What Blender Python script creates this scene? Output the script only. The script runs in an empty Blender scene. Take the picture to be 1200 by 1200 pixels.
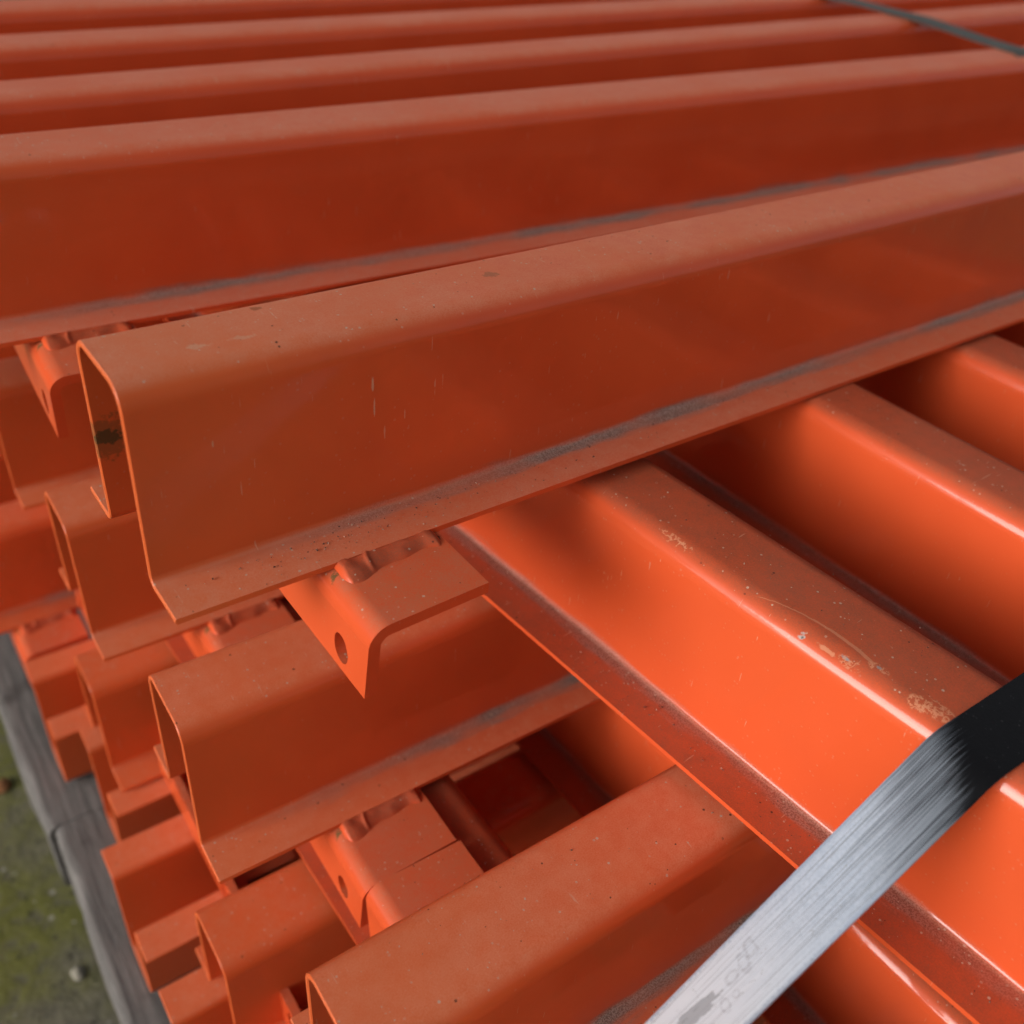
import bpy, math, random
from mathutils import Matrix, Vector
random.seed(7)
H = 0.08                                    # height of one hat-section crossbar in metres
sc = bpy.context.scene
COL = sc.collection

# ------------------------------------------------------------------ camera
PITCH, YAW, ROLL = map(math.radians, (-36.367, 37.435, 4.673))
CAM = (-0.7328, 4.1129, 2.9816)             # in bar heights; y counts towards the viewer
def V(x, y, z):                             # bar-height coordinates -> Blender metres
    return Vector((x * H, -y * H, z * H))
fwd = Vector((math.sin(YAW) * math.cos(PITCH), math.cos(YAW) * math.cos(PITCH), math.sin(PITCH)))
rt = Vector((math.cos(YAW), -math.sin(YAW), 0))
up = rt.cross(fwd)
rt2 = math.cos(ROLL) * rt + math.sin(ROLL) * up
up2 = -math.sin(ROLL) * rt + math.cos(ROLL) * up
cd = bpy.data.cameras.new('camera')
cam = bpy.data.objects.new('camera', cd)
COL.objects.link(cam)
m3 = Matrix((rt2, up2, -fwd)).transposed()
cam.matrix_world = Matrix.Translation(V(*CAM)) @ m3.to_4x4()
cd.sensor_width = 36
cd.lens = 36 * 1162.2 / 1200
cd.clip_start = 0.01
cd.clip_end = 400
cd.dof.use_dof = True
cd.dof.focus_distance = 0.385
cd.dof.aperture_fstop = 7.5
sc.camera = cam

# ------------------------------------------------------------------ sky, sun, exposure
SUN_EL, SUN_AZ = math.radians(18.5), math.radians(0.5)   # low, broad overcast glow from the bar-end side
w = bpy.data.worlds.new('World')
sc.world = w
w.use_nodes = True
nt = w.node_tree
bg = nt.nodes['Background']
sky = nt.nodes.new('ShaderNodeTexSky')
sky.sky_type = 'NISHITA'
sky.sun_disc = False
sky.sun_elevation = SUN_EL
to_sun = Vector((-math.cos(SUN_EL) * math.cos(SUN_AZ), math.cos(SUN_EL) * math.sin(SUN_AZ), math.sin(SUN_EL)))
sky.sun_rotation = math.atan2(to_sun.x, to_sun.y)
sky.air_density = 1.0
sky.dust_density = 4.0
sky.ozone_density = 0.6
hs = nt.nodes.new('ShaderNodeHueSaturation')     # grey overcast rather than blue
hs.inputs['Saturation'].default_value = 0.30
nt.links.new(sky.outputs[0], hs.inputs['Color'])
nt.links.new(hs.outputs[0], bg.inputs[0])
bg.inputs[1].default_value = 0.06
sd = bpy.data.lights.new('sun', 'SUN')
sd.energy = 1.12
sd.angle = math.radians(34)
sd.color = (1.0, 0.965, 0.93)
so = bpy.data.objects.new('sun', sd)
COL.objects.link(so)
so.rotation_euler = to_sun.to_track_quat('Z', 'Y').to_euler()
vs = sc.view_settings
vs.view_transform = 'Standard'
vs.look = 'None'
vs.gamma = 1
vs.use_curve_mapping = False
vs.exposure = 0.87
sc.cycles.max_bounces = 5
sc.cycles.diffuse_bounces = 3
sc.cycles.glossy_bounces = 2
sc.cycles.caustics_reflective = False
sc.cycles.caustics_refractive = False
sc.cycles.use_adaptive_sampling = True
sc.cycles.adaptive_threshold = 0.03

# ------------------------------------------------------------------ node helpers
class N:
    def __init__(s, name):
        s.m = bpy.data.materials.new(name)
        s.m.use_nodes = True
        s.t = s.m.node_tree
        s.b = s.t.nodes['Principled BSDF']
    def new(s, typ, **kw):
        n = s.t.nodes.new(typ)
        for k, v in kw.items():
            setattr(n, k, v)
        return n
    def put(s, sock, v):
        if isinstance(v, bpy.types.NodeSocket):
            s.t.links.new(v, sock)
        elif v is not None:
            sock.default_value = v
    def math(s, op, a, b=None, c=None, clamp=False):
        n = s.new('ShaderNodeMath', operation=op, use_clamp=clamp)
        s.put(n.inputs[0], a); s.put(n.inputs[1], b); s.put(n.inputs[2], c)
        return n.outputs[0]
    def mix(s, f, a, b):
        n = s.new('ShaderNodeMix', data_type='RGBA')
        s.put(n.inputs[0], f)
        for i, v in ((6, a), (7, b)):
            s.put(n.inputs[i], (*v, 1) if isinstance(v, tuple) and len(v) == 3 else v)
        return n.outputs[2]
    def ramp(s, x, lo, hi, a=0.0, b=1.0):
        n = s.new('ShaderNodeMapRange', interpolation_type='SMOOTHSTEP')
        s.put(n.inputs[0], x)
        s.put(n.inputs[1], lo); s.put(n.inputs[2], hi); s.put(n.inputs[3], a); s.put(n.inputs[4], b)
        return n.outputs[0]
    def noise(s, vec, scale, detail=3, rough=.55, dist=0.0):
        n = s.new('ShaderNodeTexNoise')
        s.put(n.inputs['Vector'], vec)
        n.inputs['Scale'].default_value = scale
        n.inputs['Detail'].default_value = detail
        n.inputs['Roughness'].default_value = rough
        n.inputs['Distortion'].default_value = dist
        return n.outputs[0]
    def vmath(s, op, a, b=None):
        n = s.new('ShaderNodeVectorMath', operation=op)
        s.put(n.inputs[0], a); s.put(n.inputs[1], b)
        return n.outputs['Value'] if op in ('LENGTH', 'DOT_PRODUCT', 'DISTANCE') else n.outputs[0]
    def speck(s, vec, scale, keep, size):
        """sparse round specks: a mask of about 1-keep of the cells"""
        n = s.new('ShaderNodeTexVoronoi')
        s.put(n.inputs['Vector'], vec)
        n.inputs['Scale'].default_value = scale
        sp = s.new('ShaderNodeSeparateColor')
        s.put(sp.inputs[0], n.outputs['Color'])
        on = s.math('GREATER_THAN', sp.outputs[0], keep)
        r = s.math('MULTIPLY', sp.outputs[1], size)
        return s.math('MULTIPLY', on, s.math('LESS_THAN', n.outputs['Distance'], r))
    def bump(s, h, dist, strength=1.0, prev=None):
        n = s.new('ShaderNodeBump')
        n.inputs['Strength'].default_value = strength
        n.inputs['Distance'].default_value = dist
        s.put(n.inputs['Height'], h)
        if prev is not None:
            s.put(n.inputs['Normal'], prev)
        return n.outputs[0]

# profile of the bars, in bar heights, centre line of the folded sheet (y towards the viewer, z up)
W, FL, T = 0.5716, 0.2856, 0.030
RT, RF = 0.115, 0.050                       # radii of the top and flange folds (centre line)
def fillet(pts, radii, n=8):
    out = []
    for i, p in enumerate(pts):
        r = radii[i]
        if not r:
            out.append(p); continue
        a, b = Vector(pts[i - 1]) - Vector(p), Vector(pts[i + 1]) - Vector(p)
        a.normalize(); b.normalize()
        ang = a.angle(b)
        d = r / math.tan(ang / 2)
        c = Vector(p) + (a + b).normalized() * (r / math.sin(ang / 2))
        p0, p1 = Vector(p) + a * d - c, Vector(p) + b * d - c
        tot = p0.angle_signed(p1)
        for k in range(n + 1):
            t = -tot * k / n
            out.append(tuple(c + Vector((p0.x * math.cos(t) - p0.y * math.sin(t), p0.x * math.sin(t) + p0.y * math.cos(t)))))
    return out
h = T / 2
PROFILE = fillet([(-FL, h), (h, h), (h, 1 - h), (W - h, 1 - h), (W - h, h), (W + FL, h)], [0, RF, RT, RT, RF, 0])
def arc_s(pts):
    s = [0]
    for a, b in zip(pts, pts[1:]):
        s.append(s[-1] + math.dist(a, b))
    return s
S_ARC = arc_s(PROFILE)
S_TOT = S_ARC[-1]
S_FOLD = FL                                  # distance of a fold from its flange tip, in arc length

def paint(name, body=True, spots=(), dust=(.42, .60, (.22, .075, .043), (.26, .10, .06)), grit=.8, end_tint=0.0, arc=None, shine=.72):
    """orange powder paint with settled dust, dirt in the flange fold, specks and scratches"""
    s = N(name)
    tc = s.new('ShaderNodeTexCoord')
    ob = tc.outputs['Object']
    oi = s.new('ShaderNodeObjectInfo')
    rnd = oi.outputs['Random']
    shift = s.new('ShaderNodeCombineXYZ')
    for i, k in enumerate((3.1, 5.7, 1.9)):
        s.put(shift.inputs[i], s.math('MULTIPLY', rnd, k))
    pos = s.vmath('ADD', ob, shift.outputs[0])
    geo = s.new('ShaderNodeNewGeometry')
    sx = s.new('ShaderNodeSeparateXYZ')
    s.put(sx.inputs[0], geo.outputs['Normal'])
    upf = s.ramp(sx.outputs[2], .55, .93)
    big = s.noise(pos, 20, 1)
    mid = s.noise(pos, 130, 2, .6)
    grain = s.noise(pos, 1700, 0)
    base = s.mix(s.ramp(big, .3, .7), (.66, .092, .026), (.62, .084, .024))
    ud = s.new('ShaderNodeSeparateXYZ')
    s.put(ud.inputs[0], ob)
    fm = 0.0
    if end_tint:                                 # ochre tint over the last stretch at the open end
        fm = s.math('MULTIPLY', s.ramp(s.math('ADD', ud.outputs[0], s.math('MULTIPLY', s.math('SUBTRACT', mid, .5), .04)), .0, .16, 1, 0), end_tint)
        base = s.mix(fm, base, (.62, .165, .045))
    # dust settled on what faces up
    dust_n = s.math('ADD', s.ramp(mid, .25, .75, dust[0], dust[1]), s.math('MULTIPLY', s.math('SUBTRACT', grain, .5), .55))
    dusty = s.math('MULTIPLY', upf, dust_n, clamp=True)
    dustcol = s.mix(s.ramp(big, .35, .65), dust[2], dust[3])
    col = s.mix(dusty, base, dustcol)
    rough = s.math('ADD', .35, s.math('MULTIPLY', dusty, .45))
    if body:
        uv = s.new('ShaderNodeUVMap')
        uv.uv_map = 'UVMap'
        su = s.new('ShaderNodeSeparateXYZ')
        s.put(su.inputs[0], uv.outputs[0])
        vv = su.outputs[1]
        # streaky coordinates along the bar
        st = s.new('ShaderNodeMapping')
        st.inputs['Scale'].default_value = (.16, 1, 1)
        s.put(st.inputs[0], pos)
        stn = s.noise(st.outputs[0], 170, 3, .65)
        gate = s.ramp(big, .35, .60)
        # distance in arc length from the nearer flange fold, on the outer side only (inner side has v + 10)
        d1 = s.math('SUBTRACT', vv, S_FOLD - .03)
        d2 = s.math('SUBTRACT', S_TOT - S_FOLD + .03, vv)
        onfl = s.math('MINIMUM', s.math('ABSOLUTE', d1), s.math('ABSOLUTE', d2))
        band = s.ramp(s.math('ADD', onfl, s.math('MULTIPLY', s.math('SUBTRACT', stn, .5), .17)), .015, .095, 1, 0)
        away = s.ramp(su.outputs[0], .03, .13, .1, 1)
        grime = s.math('MULTIPLY', s.math('MULTIPLY', band, away), s.math('ADD', .5, s.math('MULTIPLY', gate, .5)), clamp=True)
        gcol = s.mix(s.ramp(grain, .40, .62), (.30, .265, .23), (.12, .112, .10))
        col = s.mix(s.math('MULTIPLY', grime, grit), col, gcol)
        rough = s.math('ADD', rough, s.math('MULTIPLY', grime, .4), clamp=True)
        # thin pale scratches on the walls
        mp = s.new('ShaderNodeMapping')
        mp.inputs['Rotation'].default_value = (.4, .25, .5)
        mp.inputs['Scale'].default_value = (900, 60, 60)
        s.put(mp.inputs[0], pos)
        sn = s.noise(mp.outputs[0], 1, 1, .4)
        col = s.mix(s.math('MULTIPLY', s.math('MULTIPLY', s.ramp(sn, .74, .77), s.ramp(mid, .50, .56)), .5), col, (.62, .33, .22))
    # specks: pale grit and dark crumbs, thicker where dust settles
    pale = s.math('MULTIPLY', s.speck(pos, 640, .80, .38), s.ramp(mid, .42, .60))
    dark = s.math('MULTIPLY', s.math('MULTIPLY', s.speck(pos, 520, .93, .30), upf), s.ramp(mid, .46, .56))
    thick = s.math('ADD', .16, s.math('MULTIPLY', upf, .70))
    col = s.mix(s.math('MULTIPLY', pale, thick), col, (.52, .36, .27))
    col = s.mix(s.math('MULTIPLY', dark, .8), col, (.035, .022, .018))
    ns = s.noise(ob, 260, 3, .65) if spots else None
    for (co, rad, c, st_, nz) in spots:
        dv = s.vmath('SUBTRACT', ob, tuple(Vector((co[0] * H, -co[1] * H, co[2] * H))))
        dv = s.vmath('DIVIDE', dv, tuple(Vector(rad) * H))
        ln = s.vmath('LENGTH', dv)
        if nz < 0:                           # torn outline of a scrape
            mk = s.math('MULTIPLY', s.ramp(s.math('ABSOLUTE', s.math('SUBTRACT', ns, .5)), .018, .050, 1, 0), s.ramp(ln, .75, 1.0, 1, 0))
        else:
            mk = s.ramp(s.math('ADD', ln, s.math('MULTIPLY', s.math('SUBTRACT', ns, .5), nz)), .45, .75, 1, 0)
            mk = s.math('MULTIPLY', mk, s.ramp(ln, .9, 1.3, 1, 0))
        col = s.mix(s.math('MULTIPLY', mk, st_), col, c)
        rough = s.math('ADD', rough, s.math('MULTIPLY', mk, .3), clamp=True)
    if arc:                                  # one long curved scuff: (along0, along1, across0, across1, bulge)
        l0, l1, c0, c1, bu = arc
        t = s.math('DIVIDE', s.math('SUBTRACT', ud.outputs[0], l0 * H), (l1 - l0) * H)
        hump = s.math('MULTIPLY', s.math('MULTIPLY', t, s.math('SUBTRACT', 1.0, t)), 4 * bu * H)
        yc = s.math('ADD', s.math('ADD', s.math('MULTIPLY', t, (c1 - c0) * H), c0 * H), hump)
        dy = s.math('ABSOLUTE', s.math('ADD', s.math('ADD', ud.outputs[1], yc), s.math('MULTIPLY', s.math('SUBTRACT', ns, .5), .0012)))
        wd = s.math('MULTIPLY', s.ramp(t, .1, .9, .4, 1.6), .00055)
        mk = s.math('MULTIPLY', s.math('LESS_THAN', dy, wd), s.math('MULTIPLY', s.ramp(t, 0, .06), s.ramp(t, .96, 1.0, 1, 0)))
        col = s.mix(s.math('MULTIPLY', s.math('MULTIPLY', mk, s.ramp(ud.outputs[2], .9 * H, .95 * H)), .55), col, (.60, .24, .13))
    s.put(s.b.inputs['Base Color'], col)
    s.put(s.b.inputs['Roughness'], rough)
    s.b.inputs['Specular IOR Level'].default_value = .12
    gloss = s.math('SUBTRACT', s.math('SUBTRACT', shine, s.math('MULTIPLY', dusty, 1.5), clamp=True), s.math('MULTIPLY', fm, 1.7), clamp=True)
    s.put(s.b.inputs['Coat Weight'], gloss)
    s.b.inputs['Coat Roughness'].default_value = .07
    hgt = s.math('ADD', s.noise(pos, 30, 1), s.math('MULTIPLY', s.noise(pos, 430, 0), .035))
    bmp = s.bump(hgt, .0012, .30)
    s.put(s.b.inputs['Normal'], bmp)
    s.put(s.b.inputs['Coat Normal'], bmp)
    return s.m

PAINT = paint('orange_paint', grit=.5)
D_TOP = (.42, .62, (.58, .215, .135), (.62, .26, .17))      # top layer: pale settled dust
D_MID = (.36, .58, (.68, .22, .11), (.70, .25, .135))       # middle and lower layers: sandy dust
PAINT_LOW = paint('orange_paint_shade_dust', dust=(.16, .36, (.54, .19, .10), (.58, .22, .12)), end_tint=.34)  # dust thinned and darkened to paint in the shade of the gap
PAINT_TOP = paint('orange_paint_pale_dust', dust=D_TOP, end_tint=.25)
PAINT_MID = paint('orange_paint_sandy_dust', dust=D_MID, grit=1.0, end_tint=.34)
PALE = (.60, .34, .22)
PAINT_M = paint('orange_paint_handled', end_tint=.40, dust=(.40, .62, (.62, .225, .125), (.66, .26, .155)), spots=[
    ((1.117, W, .735), (.009, .05, .050), PALE, .8, 1.5), ((1.125, W, .60), (.006, .05, .075), PALE, .7, 2.0), ((1.18, W, .46), (.007, .05, .06), PALE, .5, 2.5),
    ((1.29, W, .52), (.005, .05, .040), PALE, .5, 2.0), ((.347, W, .645), (.008, .05, .028), PALE, .8, 1.0), ((1.50, W, .66), (.005, .05, .05), PALE, .4, 2.0),
    ((.76, .13, 1.0), (.05, .03, .05), (.30, .10, .045), .7, 1.6), ((1.95, .28, 1.0), (.06, .05, .05), (.28, .12, .07), .6, 2.2),
    ((.40, .36, 1.0), (.07, .03, .06), PALE, .5, 3.5), ((.62, .37, 1.0), (.10, .03, .06), PALE, .45, 4.0),
    
    ((.06, .03, .475), (.10, .10, .05), (.035, .03, .018), .95, 2.6),
    ((.03, .02, .475), (.22, .12, .15), (.16, .085, .03), .6, 1.6)])
TAN, BARE = (.58, .27, .16), (.27, .27, .26)
PAINT_BR = paint('orange_paint_bracket', body=False, shine=.4, dust=(.25, .45, (.42, .16, .085), (.46, .185, .11)), spots=[
    ((.70, .90, -.01), (.06, .05, .05), (.10, .085, .03), .85, 2.5),
    ((1.27, .885, .0), (.045, .05, .05), (.03, .016, .012), .9, 2.0)])
PAINT_WELD = paint('orange_paint_weld', body=False, shine=.12)

# ------------------------------------------------------------------ mesh helpers
def mesh_obj(name, verts, faces, mat, parent=None, smooth=True, uvs=None, sharp=None, angle=35):
    me = bpy.data.meshes.new(name)
    me.from_pydata([tuple(v) for v in verts], [], faces)
    if uvs:
        l = me.uv_layers.new(name='UVMap')
        for lp in me.loops:
            l.data[lp.index].uv = uvs[lp.vertex_index]
    me.validate()
    if smooth:
        me.shade_smooth()
        me.set_sharp_from_angle(angle=math.radians(angle))
    if mat:
        me.materials.append(mat)
    o = bpy.data.objects.new(name, me)
    COL.objects.link(o)
    if parent:
        o.parent = parent
    return o

def bar_mesh(length, seed):
    """folded sheet: outer and inner skins, lips and ends; slightly bowed, ends with a worn arris"""
    rnd = random.Random(seed)
    ph, am = rnd.uniform(0, 6), rnd.uniform(.003, .008)
    nrm = []
    P = PROFILE
    for i in range(len(P)):
        a = Vector(P[max(i - 1, 0)]); b = Vector(P[min(i + 1, len(P) - 1)])
        d = (b - a).normalized()
        nrm.append(Vector((-d.y, d.x)))      # points outward (up on the top web)
    e = .006
    xs = [0, e] + [length * k / 30 for k in range(1, 30)] + [length - e, length]
    verts, faces, uvs = [], [], []
    n = len(P)
    for k, x in enumerate(xs):
        off = h if 0 < k < len(xs) - 1 else h - e
        bow = am * math.sin(x * .35 + ph)
        for side, dv in ((1, 0), (-1, 10)):
            for i in range(n):
                q = Vector(P[i]) + nrm[i] * (off * side)
                if i == 0 and off < h: q.x += e * .5
                if i == n - 1 and off < h: q.x -= e * .5
                verts.append(V(x, q.x + bow * .6, q.y + bow * .3))
                uvs.append((x * H, S_ARC[i] + dv))
    st = 2 * n
    for k in range(len(xs) - 1):
        a, b = k * st, (k + 1) * st
        for i in range(n - 1):
            faces.append((a + i, a + i + 1, b + i + 1, b + i))
            faces.append((a + n + i, b + n + i, b + n + i + 1, a + n + i + 1))
        faces.append((a, b, b + n, a + n))
        faces.append((a + n - 1, a + 2 * n - 1, b + 2 * n - 1, b + n - 1))
    for a, fl in ((0, False), ((len(xs) - 1) * st, True)):
        for i in range(n - 1):
            f = (a + i, a + n + i, a + n + i + 1, a + i + 1)
            faces.append(f if not fl else f[::-1])
    return verts, faces, uvs

BX0, BX1, BT, BEXT, BLEG = .672, 1.31, .062, .46, .455   # bracket: leg face, plate end, thickness, overhang, leg drop
def bracket_mesh(x0, y0, y1):
    """bent angle piece: plate under the flanges, leg with tapered corners and a punched hole at each overhang"""
    # section centre line in x-z: leg foot -> bend -> plate end
    sec = fillet([(x0 + BT / 2, -BLEG), (x0 + BT / 2, -BT / 2), (x0 + BX1 - BX0, -BT / 2)], [0, .080, 0], 9)
    nrm = []
    for i in range(len(sec)):
        a = Vector(sec[max(i - 1, 0)]); b = Vector(sec[min(i + 1, len(sec) - 1)])
        d = (b - a).normalized()
        nrm.append(Vector((-d.y, d.x)))
    verts, faces = [], []
    def taper(i):                           # leg narrows to its foot, plate corners clipped
        z = sec[i][1]
        t = max(0, (-z - BT) / (BLEG - BT))
        return .05 * t
    n = len(sec)
    ys = 14
    hole_r = .068
    # everything but the flat of the leg is a strip grid; the leg flat is laid out round its holes
    rows = list(range(1, n))
    js = [0, 1]
    idx = {}
    for i in rows:
        for j in js:
            y = (y0 + taper(i)) if j == 0 else (y1 - taper(i))
            for s_ in (1, -1):
                q = Vector(sec[i]) + nrm[i] * (BT / 2 * s_)
                e_ = .012 if i == n - 1 else 0
                yy = y + (e_ if j == 0 else -e_)
                idx[i, j, s_] = len(verts)
                verts.append(V(q.x, yy, q.y))
    for a, b in zip(rows, rows[1:]):
        faces.append((idx[a, 0, 1], idx[a, 1, 1], idx[b, 1, 1], idx[b, 0, 1]))
        faces.append((idx[a, 0, -1], idx[b, 0, -1], idx[b, 1, -1], idx[a, 1, -1]))
        faces.append((idx[a, 0, 1], idx[b, 0, 1], idx[b, 0, -1], idx[a, 0, -1]))
        faces.append((idx[a, 1, 1], idx[a, 1, -1], idx[b, 1, -1], idx[b, 1, 1]))
    l = rows[-1]
    faces.append((idx[l, 0, 1], idx[l, 1, 1], idx[l, 1, -1], idx[l, 0, -1]))
    # leg flat: split in y into hole cell, middle, hole cell
    ztop = sec[1][1]; zb = -BLEG
    cuts = [(y0, .05), (y0 + .50, 0), (y1 - .50, 0), (y1, .05)]
    for s_ in (1, -1):
        q = Vector(sec[1]) + nrm[1] * (BT / 2 * s_)
        x = q.x
        def pt(yv, z):
            verts.append(V(x, yv, z)); return len(verts) - 1
        for c in range(3):
            ya, yb = cuts[c][0], cuts[c + 1][0]
            ta = cuts[c][1]; tb_ = cuts[c + 1][1]
            quad = [(ya + (taper(1) if c == 0 else 0), ztop), (yb - (taper(1) if c == 2 else 0), ztop), (yb - (tb_ if c == 2 else 0), zb), (ya + (ta if c == 0 else 0), zb)]
            if c == 1:
                f = [pt(*k) for k in quad]
                faces.append(f if s_ < 0 else f[::-1])
                continue
            cy = (y0 + .27) if c == 0 else (y1 - .27)
            cz = -.315
            m_ = 7
            outer = []
            for k in range(4):
                p_, q_ = quad[k], quad[(k + 1) % 4]
                for t in range(m_):
                    outer.append((p_[0] + (q_[0] - p_[0]) * t / m_, p_[1] + (q_[1] - p_[1]) * t / m_))
            ring = []
            for (oy, oz) in outer:
                a = math.atan2(oz - cz, oy - cy)
                ring.append((cy + hole_r * .95 * math.cos(a), cz + hole_r * 1.30 * math.sin(a)))
            oi_ = [pt(*k) for k in outer]; ri = [pt(*k) for k in ring]
            L = len(oi_)
            for k in range(L):
                f = (oi_[k], oi_[(k + 1) % L], ri[(k + 1) % L], ri[k])
                faces.append(f if s_ < 0 else f[::-1])
            idx['ring', c, s_] = ri
    for c in (0, 2):
        a, b = idx['ring', c, 1], idx['ring', c, -1]
        for k in range(len(a)):
            k2 = (k + 1) % len(a)
            faces.append((a[k], a[k2], b[k2], b[k]))
    # foot and side edges of the leg flat
    xo, xi = (Vector(sec[1]) + nrm[1] * (BT / 2)).x, (Vector(sec[1]) - nrm[1] * (BT / 2)).x
    def q4(*pts):
        i0 = len(verts)
        verts.extend(V(*p_) for p_ in pts)
        faces.append(tuple(range(i0, i0 + 4)))
    q4((xo, y0 + .05, zb), (xi, y0 + .05, zb), (xi, y1 - .05, zb), (xo, y1 - .05, zb))
    q4((xo, y0 + taper(1), ztop), (xi, y0 + taper(1), ztop), (xi, y0 + .05, zb), (xo, y0 + .05, zb))
    q4((xo, y1 - taper(1), ztop), (xo, y1 - .05, zb), (xi, y1 - .05, zb), (xi, y1 - taper(1), ztop))
    return verts, faces

def weld_mesh(x0, x1, y, seed, side=1):
    """hand-laid fillet bead along the flange tip: low and smeared, a blob where the pass began, one curled crest"""
    from mathutils import noise as mn
    verts, faces = [], []
    nx, nc = 90, 14
    hills = [(.09, .010, .08), (.34, .005, .10), (.62, .006, .12), (.90, .008, .06)]
    for k in range(nx + 1):
        t = k / nx
        x = x0 + (x1 - x0) * t
        hgt = .030
        wid = .115 + .026 * math.sin(t * 5.5 + seed) + .012 * math.sin(t * 13)
        for c, a, s_ in hills:
            hgt += a * math.exp(-((t - c) / s_) ** 2)
        endf = min(1, t * 22 + .05) ** .5 * min(1, (1 - t) * 18 + .05) ** .5
        hgt *= endf
        wid *= .35 + .65 * endf
        for j in range(nc):
            q = j / (nc - 1)                  # 0 on the flange, 1 out on the plate
            yy = -.030 + q * (wid + .030)
            shape = math.sin(math.pi * min(1, q * .80 + .20)) ** .8 if q < 1 else 0
            crest = .011 * math.exp(-((t - .30 - .16 * (q - .5) ** 2 + .05 * q) / .022) ** 2) * math.sin(math.pi * q)
            nz = .004 * mn.noise(Vector((x * 16, yy * 22, seed))) + .0015 * mn.noise(Vector((x * 45, yy * 50, seed + 5)))
            zz = hgt * shape + (crest + nz * math.sin(math.pi * q)) * endf - .004
            verts.append(V(x, y + side * yy, zz))
    for k in range(nx):
        for j in range(nc - 1):
            a = k * nc + j
            faces.append((a, a + nc, a + nc + 1, a + 1))
    return verts, faces

LEN = 25.0
VARIANTS = [bpy.data.meshes.new('x')]        # replaced below
def variant(seed, mat):
    v, f, u = bar_mesh(LEN, seed)
    o = mesh_obj('body', v, f, mat, uvs=u)
    me = o.data
    bpy.data.objects.remove(o)
    return me
bpy.data.meshes.remove(VARIANTS.pop())
for k in range(4):
    VARIANTS.append(variant(k, PAINT))
def bracket_data(x0, y0, y1):
    v, f = bracket_mesh(x0, y0, y1)
    o = mesh_obj('bracket', v, f, PAINT_BR, angle=40)
    me = o.data
    bpy.data.objects.remove(o)
    return me
BRACKET = bracket_data(BX0, -FL - BEXT, W + FL + BEXT)
BRACKET_SHORT = bracket_data(BX0, -FL - .02, W + FL + BEXT)
WELDS = []
for sd_, side in ((1, 1), (2, -1)):
    v, f = weld_mesh(BX0 + .075, BX1 - .02, (W + FL) if side > 0 else -FL, sd_, side)
    o = mesh_obj('weld_bead', v, f, PAINT_WELD, angle=80)
    o.data.flip_normals() if side < 0 else None
    WELDS.append(o.data)
    bpy.data.objects.remove(o)

def part(name, me, parent):
    o = bpy.data.objects.new(name, me)
    COL.objects.link(o)
    o.parent = parent
    return o
nbar = [0]
def bar(label, x, y, z, group, yaw=0, tilt=0, cross=False, inverted=False, mat=None, bracket=BRACKET, roll=0):
    e = bpy.data.objects.new('steel_crossbar', None)
    e.empty_display_size = .03
    COL.objects.link(e)
    e['label'], e['category'], e['group'] = label, 'steel bar', group
    e.location = V(x, y, z)
    rz = -math.radians(90) - math.radians(yaw) if cross else -math.radians(yaw)
    e.rotation_euler = (math.radians(180 + roll) if inverted else math.radians(roll), -math.radians(tilt), rz)
    me = VARIANTS[nbar[0] % len(VARIANTS)]
    b = part('body', me, e)
    mat = mat or {TOP: PAINT_TOP, CR1: PAINT, CR2: PAINT, LOW: PAINT_LOW}.get(group, PAINT_MID)
    if mat:
        b.material_slots[0].link = 'OBJECT'      # same sheet shape, another coat of dust
        b.material_slots[0].material = mat
    if bracket:
        k = part('bracket', bracket, e)
        for wd in WELDS:
            part('weld_bead', wd, k)
    nbar[0] += 1
    return e

# ------------------------------------------------------------------ ground and pallet timbers
ZW = -5.37                                   # top of the pallet timber
ZG = -7.3                                    # yard surface
def ground_material():
    s = N('mossy_concrete')
    tc = s.new('ShaderNodeTexCoord')
    p = tc.outputs['Object']
    a = s.noise(p, 9, 5, .6)
    b = s.noise(p, 60, 5, .7)
    col = s.mix(s.ramp(b, .3, .7), (.10, .092, .062), (.20, .18, .13))
    col = s.mix(s.math('MULTIPLY', s.ramp(a, .34, .58), s.ramp(b, .28, .55)), col, (.135, .135, .024))
    col = s.mix(s.math('MULTIPLY', s.speck(p, 130, .82, .38), .8), col, (.34, .32, .26))
    col = s.mix(s.math('MULTIPLY', s.speck(p, 170, .80, .42), .8), col, (.03, .028, .02))
    s.put(s.b.inputs['Base Color'], col)
    s.b.inputs['Roughness'].default_value = .9
    s.put(s.b.inputs['Normal'], s.bump(s.math('ADD', b, s.speck(p, 150, .7, .4)), .004, .7))
    return s.m
gm = ground_material()
gv, gf = [], []
G = 60
ext = [-(2 ** (i * .28)) * .05 for i in range(30, 0, -1)] + [0] + [(2 ** (i * .28)) * .05 for i in range(1, 31)]
rg = random.Random(3)
for j, yy in enumerate(ext):
    for i, xx in enumerate(ext):
        near = abs(xx) < 1.2 and abs(yy) < 1.2
        gv.append((xx, yy, ZG * H + (rg.uniform(-.001, .0015) if near else 0)))
ne = len(ext)
for j in range(ne - 1):
    for i in range(ne - 1):
        gf.append((j * ne + i, j * ne + i + 1, (j + 1) * ne + i + 1, (j + 1) * ne + i))
g = mesh_obj('ground', gv, gf, gm)
g['kind'] = 'structure'

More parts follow.
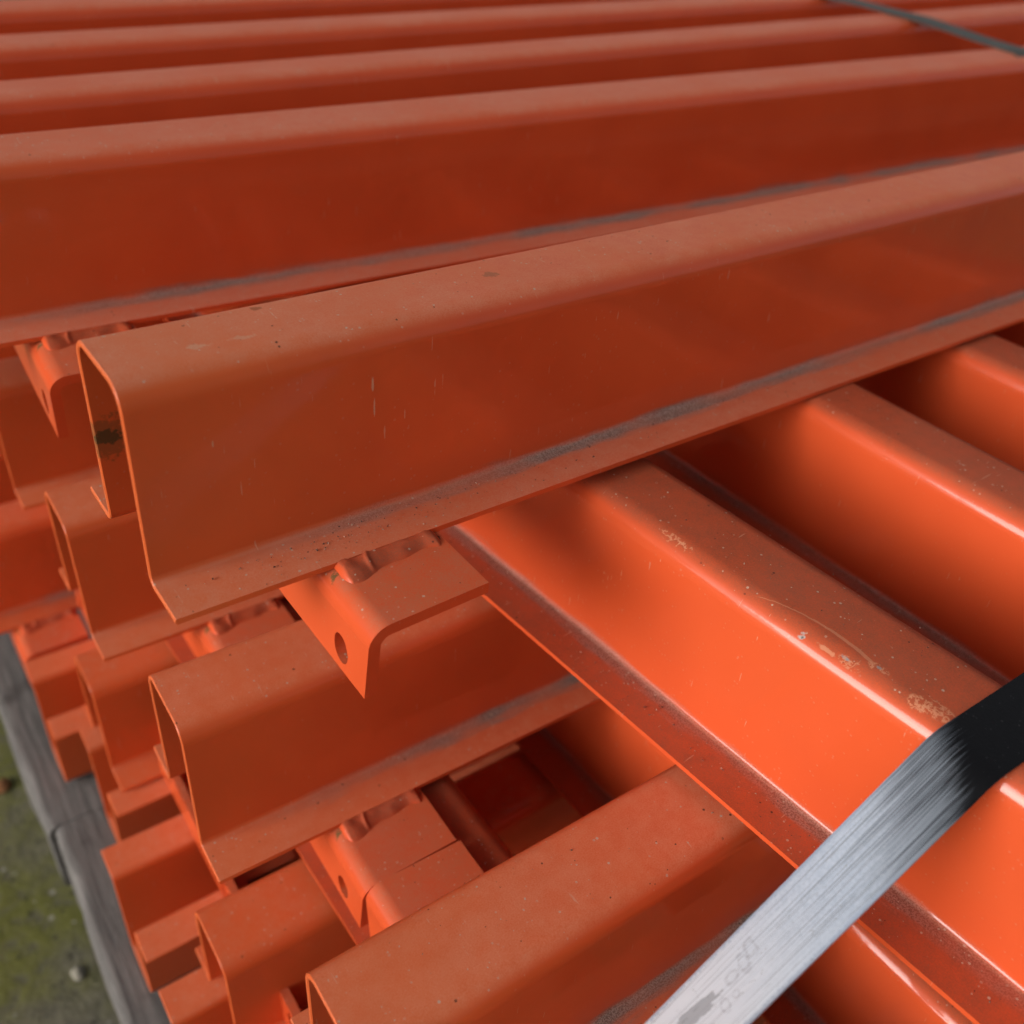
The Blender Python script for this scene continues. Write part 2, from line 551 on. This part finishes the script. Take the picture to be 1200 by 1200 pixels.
def wood_material():
    s = N('weathered_timber')
    tc = s.new('ShaderNodeTexCoord')
    mp = s.new('ShaderNodeMapping')
    mp.inputs['Scale'].default_value = (1, .05, 1)
    s.put(mp.inputs[0], tc.outputs['Object'])
    gr = s.noise(mp.outputs[0], 260, 5, .7, .4)
    fine = s.noise(mp.outputs[0], 900, 3, .7)
    bl = s.noise(tc.outputs['Object'], 24, 3)
    col = s.mix(s.ramp(gr, .3, .7), (.075, .070, .066), (.185, .172, .162))
    col = s.mix(s.ramp(bl, .55, .75), col, (.065, .06, .055))
    col = s.mix(s.math('MULTIPLY', s.ramp(fine, .60, .72), .5), col, (.06, .055, .05))
    s.put(s.b.inputs['Base Color'], col)
    s.b.inputs['Roughness'].default_value = .8
    s.put(s.b.inputs['Normal'], s.bump(gr, .0012, .8))
    return s.m
wm = wood_material()
def timber(label, x0, x1, y0, y1, ztop, thick, seed):
    """sawn timber lying across the bars' direction: worn round arrises, slightly uneven"""
    rnd = random.Random(seed)
    r = .10
    sec = fillet([((x0 + x1) / 2, 0), (x0, 0), (x0, -thick), (x1, -thick), (x1, 0), ((x0 + x1) / 2 + .001, 0)], [0, r, .05, .05, r, 0], 5)
    verts, faces = [], []
    ny = 40
    n = len(sec)
    ph = rnd.uniform(0, 9)
    for k in range(ny + 1):
        y = y0 + (y1 - y0) * k / ny
        sh = 1 - (.015 if k in (0, ny) else 0)
        wob = .018 * math.sin(y * 2.3 + ph) + .010 * math.sin(y * 6.1 + ph * 2)
        cx_ = (x0 + x1) / 2
        for (x, z) in sec:
            verts.append(V(cx_ + (x - cx_ + (wob if x < cx_ else 0)) * sh, y, ztop + z * sh - (.01 if k in (0, ny) else 0)))
    for k in range(ny):
        for i in range(n):
            i2 = (i + 1) % n
            faces.append((k * n + i, k * n + i2, (k + 1) * n + i2, (k + 1) * n + i))
    faces.append(tuple(range(n))[::-1])
    faces.append(tuple(ny * n + i for i in range(n)))
    o = mesh_obj('pallet_timber', verts, faces, wm, angle=50)
    o['label'], o['category'], o['group'] = label, 'timber', 'grey timbers under the bars'
    return o
timber('grey weathered timber under the bars, nearer length, beside the mossy ground', -.60, 1.1, -2.885, 6.0, ZW, .95, 1)
timber('grey weathered timber under the bars, farther length past the dark butt joint', -.66, 1.05, -12.0, -2.91, ZW - .02, .95, 2)

# ------------------------------------------------------------------ the bars
TOP = 'crossbars lying in the top layer'
CR1 = 'crossbars laid crosswise under the top layer'
MID = 'crossbars in the middle layer'
CR2 = 'crossbars laid crosswise below the middle layer'
LOW = 'upright crossbars in the bottom layer'
INV = 'upturned crossbars in the bottom layer'
FRONT = bar('long front orange bar of the top layer, open end and holed bracket in view', 0, 0, 0, TOP, yaw=-1.17, tilt=-.77, mat=PAINT_M)
bar('orange top bar just behind the foremost one, bracket showing past its open end', -.53, -2.90, .055, TOP, yaw=1.60, tilt=-.40, roll=3.5)
bar('second orange bar back from the foremost, only top and upper wall showing', -2.3, -4.17, .02, TOP)
bar('third orange bar back from the foremost, a thin band near the top edge', -.7, -5.63, .02, TOP)
bar('fourth orange bar back, its dark wall along the upper left edge of the photo', -2.3, -7.10, .02, TOP)

# crosswise bars: near wall faces the open side on the left
TH = -5.174
def cross_bar(label, off, z, group, yaw, y_start, mat=None):
    t = math.radians(yaw)
    x = (off - y_start * math.sin(t)) / math.cos(t)
    return bar(label, x, y_start, z, group, yaw=yaw, cross=True, mat=mat)
ZB = -1.1195
YS = -9.0
t5 = math.radians(TH)
def in_b1(x, y):                             # scene point -> distance along and across the first crosswise bar
    along = (y - YS) * math.cos(t5) - (x - (2.8047 - YS * math.sin(t5)) / math.cos(t5)) * math.sin(t5)
    across = 2.8047 - (x * math.cos(t5) + y * math.sin(t5))
    return along, across
def chip(x, y, la, lc, c, st, nz, z=1.0):
    a, b = in_b1(x, y)
    return ((a, b, z), (la, lc, .10), c, st, nz)
PRIMER = (.60, .24, .13)
chips = [chip(2.44, 1.36, .10, .030, PRIMER, .85, -1), chip(2.45, 1.44, .06, .028, PRIMER, .8, -1),
         chip(2.485, 2.215, .030, .026, (.45, .43, .40), .9, 1.5), chip(2.487, 2.217, .014, .012, (.10, .10, .09), .9, 1.0),
         chip(2.51, 2.33, .075, .014, PRIMER, .8, 2.2), chip(2.535, 2.43, .045, .016, BARE, .85, 2.0), chip(2.53, 2.46, .07, .028, PRIMER, .7, -1),
         chip(2.60, 2.56, .06, .030, PRIMER, .8, -1), chip(2.605, 2.56, .02, .012, BARE, .7, 2.0),
         chip(2.59, 2.79, .06, .045, PRIMER, .9, -1), chip(2.62, 2.86, .10, .050, PRIMER, .85, -1)]
A0, A1 = in_b1(2.485, 1.905), in_b1(2.60, 2.55)
PAINT_B1 = paint('orange_paint_chipped', spots=chips, grit=.5, arc=(A0[0], A1[0], A0[1], A1[1], -.055))
CHIPPED = cross_bar('orange bar laid crosswise with chipped upper edge, nearest of them, under the silver strap', 2.8047, ZB, CR1, TH, YS, PAINT_B1)
cross_bar('second crosswise orange bar, half shaded, behind the one with chipped edge', 4.63, ZB + .05, CR1, -2.5, YS)
cross_bar('third crosswise orange bar, corner showing at the right edge under the long front bar', 6.32, ZB, CR1, -2.5, YS)
cross_bar('fourth crosswise orange bar, farthest right, almost hidden under the long front bar', 7.95, ZB, CR1, -2.5, YS)

ZN = -2.19
bar('orange bar below the holed bracket, open end and grimy lower flange in view', .048, -.207, ZN, MID, yaw=.5, tilt=-.3)
bar('orange middle-layer bar with its open end just left of the foremost bar', .017, -2.282, ZN, MID)
bar('orange middle-layer bar under the farther top bracket, end at the left edge', -.020, -4.367, ZN, MID)
bar('orange middle-layer bar farthest back at the left edge, in deep shade', .03, -6.45, ZN, MID)
BROAD = bar('orange bar at the bottom of the photo, broad top running under the chipped crosswise bar', .0515, 1.8625, ZN, MID)
ZC = -3.27
cross_bar('shaded crosswise bar seen in the dark gap, below the bar with the chipped edge', 3.52, ZC, CR2, -1.6, YS)
cross_bar('crosswise bar in the dark gap beside the lower bracket, only a dim edge showing', 1.62, ZC, CR2, -1.6, YS)

ZR = -4.33
bar('upright bottom-layer bar whose open end shows under the grimy flange, right of the upturned bar', 0, -.06, ZR, LOW)
bar('upright bottom-layer bar whose narrow open end shows between two middle-layer bars', -.01, -2.93, ZR, LOW)
bar('bottom-layer bar at the far left edge, below the end of the middle layer', -1.0, -5.49, ZR, LOW)
ZS = ZR - .03
bar('bottom-layer bar farthest back at the left edge, in deep shade', -.4, -7.3, ZR, LOW)
bar('added unseen upright bar under the lowest broad bar, blocking light from the gap', .02, 2.05, ZR, LOW)  # hidden bar put in to keep light out of the central gap
for lab, x, ynear in (('upturned orange bar at the very bottom left, mostly under an upright bar', -.335, .93),
                      ('upturned orange bar set back between two longer upturned ones on the timber', -.12, -1.88),
                      ('upturned orange bar, trough open, overhanging the grey timber at lower left', -.335, -.47),
                      ('upturned orange bar farther along the timber, pale scratch on its side', -.335, -3.0)):
    yfar_wall = ynear - FL - W               # upturned: local y runs away from the viewer
    bar(lab, x, ynear - FL, ZS, INV, inverted=True, bracket=BRACKET_SHORT)

# ------------------------------------------------------------------ straps
def strap_material(name, worn=True):  # worn: streaks and rim wear plus the painted-in sky reflection
    s = N(name)
    tc = s.new('ShaderNodeTexCoord')
    uv = s.new('ShaderNodeUVMap'); uv.uv_map = 'UVMap'
    su = s.new('ShaderNodeSeparateXYZ')
    s.put(su.inputs[0], uv.outputs[0])
    u, v = su.outputs[0], su.outputs[1]      # u: bar heights from the bend, downwards; v: 0..1 across
    mp = s.new('ShaderNodeMapping')
    mp.inputs['Scale'].default_value = (1.2, 9, 1)
    s.put(mp.inputs[0], uv.outputs[0])
    st = s.noise(mp.outputs[0], 2.2, 5, .65)
    st2 = s.noise(mp.outputs[0], 9, 3, .6)
    gr = s.noise(tc.outputs['Object'], 900, 3, .7)
    if worn:  # streaks and rim wear, plus a black-to-pale ramp painting in the sky reflection
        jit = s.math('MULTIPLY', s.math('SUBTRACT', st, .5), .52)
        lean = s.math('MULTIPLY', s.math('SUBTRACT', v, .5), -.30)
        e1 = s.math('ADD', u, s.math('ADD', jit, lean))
        thin = s.ramp(e1, -.02, .22)             # black to slate: dim part of the painted-in reflection
        sky_bright = s.ramp(e1, .20, .72)              # slate to pale metal: bright part of the painted-in reflection
        mp2 = s.new('ShaderNodeMapping')
        mp2.inputs['Scale'].default_value = (.55, 26, 1)
        s.put(mp2.inputs[0], uv.outputs[0])
        lines = s.noise(mp2.outputs[0], 1.6, 4, .6)
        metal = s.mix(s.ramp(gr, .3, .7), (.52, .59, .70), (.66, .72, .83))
        metal = s.mix(s.ramp(s.math('ADD', u, jit), .7, 1.5), metal, (.86, .90, .97))  # paler downwards: brighter sky reflection put into the metal colour
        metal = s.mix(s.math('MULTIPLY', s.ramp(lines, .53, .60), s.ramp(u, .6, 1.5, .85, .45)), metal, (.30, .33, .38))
        rim = s.math('ABSOLUTE', s.math('SUBTRACT', v, .5))
        rimm = s.ramp(s.math('ADD', rim, s.math('MULTIPLY', s.math('SUBTRACT', gr, .5), .16)), .44, .48)
        metal = s.mix(s.math('MULTIPLY', rimm, .6), metal, (.30, .37, .50))
        crack = s.math('ABSOLUTE', s.math('SUBTRACT', s.noise(uv.outputs[0], 2.6, 3, .6), .5))
        crk = s.math('MULTIPLY', s.ramp(crack, .003, .007, 1, 0), s.ramp(st, .52, .60))
        metal = s.mix(s.math('MULTIPLY', crk, .6), metal, (.30, .31, .33))
        # smudged marks printed across the band, and a grey smear beside them
        wob = s.math('MULTIPLY', s.math('SUBTRACT', s.noise(uv.outputs[0], 14, 2), .5), .9)
        for (mu, mv, au, av) in ((1.15, .32, .030, .13), (1.215, .40, .026, .13), (1.285, .42, .034, .08), (1.33, .62, .018, .045), (1.39, .62, .022, .10)):
            du = s.math('DIVIDE', s.math('SUBTRACT', s.math('ADD', u, s.math('MULTIPLY', v, -.12)), mu - .12 * mv), au)
            dv = s.math('DIVIDE', s.math('SUBTRACT', v, mv), av)
            rr = s.math('ADD', s.math('SQRT', s.math('ADD', s.math('MULTIPLY', du, du), s.math('MULTIPLY', dv, dv))), wob)
            ring = s.ramp(s.math('ABSOLUTE', s.math('SUBTRACT', rr, .85)), .10, .32, 1, 0)
            metal = s.mix(s.math('MULTIPLY', s.math('MULTIPLY', ring, s.ramp(lines, .40, .55)), .45), metal, (.34, .35, .40))
        du = s.math('DIVIDE', s.math('SUBTRACT', u, 1.47), .12)
        dv = s.math('DIVIDE', s.math('SUBTRACT', v, .42), .12)
        rr = s.math('ADD', s.math('SQRT', s.math('ADD', s.math('MULTIPLY', du, du), s.math('MULTIPLY', dv, dv))), s.math('MULTIPLY', wob, 1.6))
        metal = s.mix(s.math('MULTIPLY', s.ramp(rr, .75, .9, 1, 0), .6), metal, (.26, .27, .29))
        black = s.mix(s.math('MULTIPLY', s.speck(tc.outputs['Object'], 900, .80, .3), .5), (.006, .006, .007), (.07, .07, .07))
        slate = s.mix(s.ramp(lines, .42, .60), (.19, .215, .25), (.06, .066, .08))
        col = s.mix(sky_bright, s.mix(thin, black, slate), metal)  # thin and sky_bright: dim and bright parts of the painted-in reflection
        s.put(s.b.inputs['Metallic'], s.math('MULTIPLY', sky_bright, .45))
        s.put(s.b.inputs['Specular IOR Level'], s.ramp(sky_bright, 0, 1, .15, .5))
        s.put(s.b.inputs['Roughness'], s.ramp(gr, .3, .7, .36, .50))
    else:
        col = s.mix(s.ramp(st, .35, .65), (.045, .042, .034), (.10, .095, .075))
        col = s.mix(s.ramp(gr, .62, .72), col, (.16, .07, .03))
        s.b.inputs['Metallic'].default_value = .45
        s.b.inputs['Roughness'].default_value = .5
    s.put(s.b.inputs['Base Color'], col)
    s.put(s.b.inputs['Normal'], s.bump(gr, .00012, .5))
    return s.m

def ribbon(name, path, widths, thick, mat, u0=0):
    """path: list of (left edge point, right edge point) in bar heights"""
    verts, faces, uvs = [], [], []
    nc = 6
    u = u0
    prev = None
    rnd = random.Random(9)
    for k, (l, r) in enumerate(path):
        l, r = Vector(l), Vector(r)
        c = (l + r) / 2
        if prev is not None:
            u += (c - prev).length
        prev = c
        a = Vector(path[min(k + 1, len(path) - 1)][0]) - Vector(path[max(k - 1, 0)][0])
        nr = a.cross(r - l).normalized()
        if nr.z < 0: nr = -nr
        jl, jr = rnd.uniform(-.0015, .0015), rnd.uniform(-.0015, .0015)
        for s_ in (1, 0):
            for j in range(nc + 1):
                t = j / nc
                q = l.lerp(r, t + (jl if j == 0 else jr if j == nc else 0)) + nr * (thick * s_)
                if s_ and j in (0, nc): q -= nr * thick * .3
                verts.append(V(*q)); uvs.append((u, t))
    st = 2 * (nc + 1)
    for k in range(len(path) - 1):
        a, b = k * st, (k + 1) * st
        for j in range(nc):
            faces.append((a + j, a + j + 1, b + j + 1, b + j))
            faces.append((a + nc + 1 + j, b + nc + 1 + j, b + nc + 2 + j, a + nc + 2 + j))
        faces.append((a, b, b + nc + 1, a + nc + 1))
        faces.append((a + nc, a + 2 * nc + 1, b + 2 * nc + 1, b + nc))
    faces.append(tuple(range(nc + 1)) + tuple(range(2 * nc + 1, nc, -1)))
    o = mesh_obj(name, verts, faces, mat, uvs=uvs, angle=40)
    return o

# near strap: lies on the crosswise bars, bends over the first one's edge and runs down to the left
ZT = ZB + 1 + .004
path = []
bend = 2.56
pts = []
for k in range(60):                           # left and right edges measured separately: the band twists a little
    t = k / 59
    x = 12 - (12 - bend) * t
    pts.append((x, ZT, ZT))
R_ = .30
slope = math.radians(30)
cz = ZT - R_
for k in range(1, 13):
    a = slope * k / 12
    pts.append((bend - R_ * math.sin(a), cz + R_ * math.cos(a), cz + R_ * math.cos(a)))
x0_, z0_ = pts[-1][0], pts[-1][1]
for k in range(1, 61):
    d = k / 60 * 3.6
    sag = .012 * d * d
    x = x0_ - d * math.cos(slope)
    zz = z0_ - d * math.sin(slope)
    pts.append((x, zz - .045 * min(d, 2), zz + .055 * min(d, 2) + sag))
tot = 0
for i, (x, zl, zr) in enumerate(pts):
    path.append(((x, 2.935, zl), (x + .0, 3.235, zr)))
ubend = 0
for a, b in zip(pts[:66], pts[1:66]):
    ubend += math.hypot(a[0] - b[0], a[1] - b[1])
st1 = ribbon('steel_strap', path, None, .011, strap_material('strap_painted_sheen'), u0=-ubend)
st1['label'] = 'flat silver steel strap, black where it bends over the chipped crosswise bar'
st1['category'] = 'strap'

# far strap: across the tops of the far bars, straight from top to top
path = []
zt = 1.02
xs0 = 10.35
knots = [(-12, zt + .02), (-7.1, zt + .02), (-6.5, zt + .02), (-5.63, zt + .02), (-5.05, zt + .02), (-4.17, zt + .02), (-3.6, zt + .02), (-2.70, zt - .035), (-2.20, zt - .05), (-2.10, zt - .09), (-2.07, zt - .25), (-2.04, zt - 1.0)]
fine = []
for (ya, za), (yb, zb_) in zip(knots, knots[1:]):
    n_ = max(2, int(abs(yb - ya) / .15))
    for k in range(n_):
        fine.append((ya + (yb - ya) * k / n_, za + (zb_ - za) * k / n_))
fine.append(knots[-1])
for y, z in fine:
    path.append(((xs0 + .045 * (y + 2) * -1 + .36, y, z), (xs0 + .045 * (y + 2) * -1, y, z)))
st2 = ribbon('steel_strap', path, None, .011, strap_material('strap_dull', False))
st2['label'] = 'dull grey strap across the tops of the far bars at upper right'
st2['category'] = 'strap'

# ------------------------------------------------------------------ small things on the ground
def pebble(label, x, y, r, col, seed):
    rnd = random.Random(seed)
    verts, faces = [], []
    nu, nv = 12, 7
    ax = [rnd.uniform(.8, 1.25), rnd.uniform(.8, 1.2), rnd.uniform(.5, .75)]
    for j in range(nv + 1):
        a = math.pi * j / nv
        for i in range(nu):
            b = 2 * math.pi * i / nu
            d = Vector((math.sin(a) * math.cos(b), math.sin(a) * math.sin(b), math.cos(a)))
            k = r * (1 + .14 * math.sin(3 * d.x + seed) + .12 * math.sin(4 * d.y + 2 * seed) + .06 * math.sin(7 * d.z))
            verts.append(V(x + d.x * k * ax[0], y + d.y * k * ax[1], ZG + r * .35 + d.z * k * ax[2]))
    for j in range(nv):
        for i in range(nu):
            faces.append((j * nu + i, (j + 1) * nu + i, (j + 1) * nu + (i + 1) % nu, j * nu + (i + 1) % nu))
    s = N('stone')
    tc = s.new('ShaderNodeTexCoord')
    s.put(s.b.inputs['Base Color'], s.mix(s.noise(tc.outputs['Object'], 160, 4), tuple(c * .7 for c in col), col))
    s.b.inputs['Roughness'].default_value = .85
    o = mesh_obj('pebble', verts, faces, s.m, angle=60)
    o['label'], o['category'] = label, 'pebble'
pebble('pale pebble on the mossy ground beside the timber', -.80, -2.55, .062, (.36, .33, .26), 2)
pebble('rust-brown pebble on the ground at the far left edge', -.93, -5.4, .10, (.34, .14, .05), 5)

# ------------------------------------------------------------------ loose grit lying on flanges and tops
bpy.context.view_layer.update()
def crumbs():
    rnd = random.Random(21)
    verts, faces = [], []
    def drop(root, x, y, z, r):
        c = root.matrix_world @ V(x, y, z)
        k = len(verts)
        for d in ((1, 0, 0), (-1, 0, 0), (0, 1, 0), (0, -1, 0), (0, 0, 1), (0, 0, -.4)):
            q = Vector(d) * r * H * rnd.uniform(.6, 1.3)
            q.rotate(Matrix.Rotation(rnd.uniform(0, 6), 3, 'Z'))
            verts.append(c + q + Vector((0, 0, r * H * .35)))
        for a in ((0, 2), (2, 1), (1, 3), (3, 0)):
            faces.append((k + a[0], k + a[1], k + 4)); faces.append((k + a[1], k + a[0], k + 5))
    size = lambda: min(.010, .0022 + rnd.expovariate(1 / .0014))
    for _ in range(230):                     # along the front bar's flange, thickest about the bracket weld
        x = rnd.gauss(1.15, .55) if rnd.random() < .7 else rnd.uniform(.1, 5)
        if x < .05: continue
        y = W + rnd.triangular(.03, FL - .01, .08)
        drop(FRONT, x, y, T, size())
    for _ in range(40):
        drop(FRONT, rnd.uniform(.1, 6), rnd.uniform(.12, .42), 1.0, size() * .8)
    for _ in range(150):                     # flange of the chipped crosswise bar
        drop(CHIPPED, rnd.uniform(9.8, 13.2), W + rnd.triangular(.03, FL - .01, .07), T, size())
    for _ in range(60):
        drop(CHIPPED, rnd.uniform(9.8, 12.4), rnd.uniform(.05, .45), 1.0, size())
    for _ in range(40):
        drop(BROAD, rnd.uniform(.3, 2.2), rnd.uniform(.05, .45), 1.0, size())
    s = N('loose_grit')
    tc = s.new('ShaderNodeTexCoord')
    n = s.noise(tc.outputs['Object'], 500, 0)
    s.put(s.b.inputs['Base Color'], s.mix(s.ramp(n, .45, .62), (.07, .045, .032), (.40, .28, .20)))
    s.b.inputs['Roughness'].default_value = .9
    o = mesh_obj('loose_grit', verts, faces, s.m, smooth=False)
    o['kind'] = 'stuff'
    o['label'] = 'fine dark and sandy grit lying on the bar flanges and tops'
    o['category'] = 'grit'
crumbs()
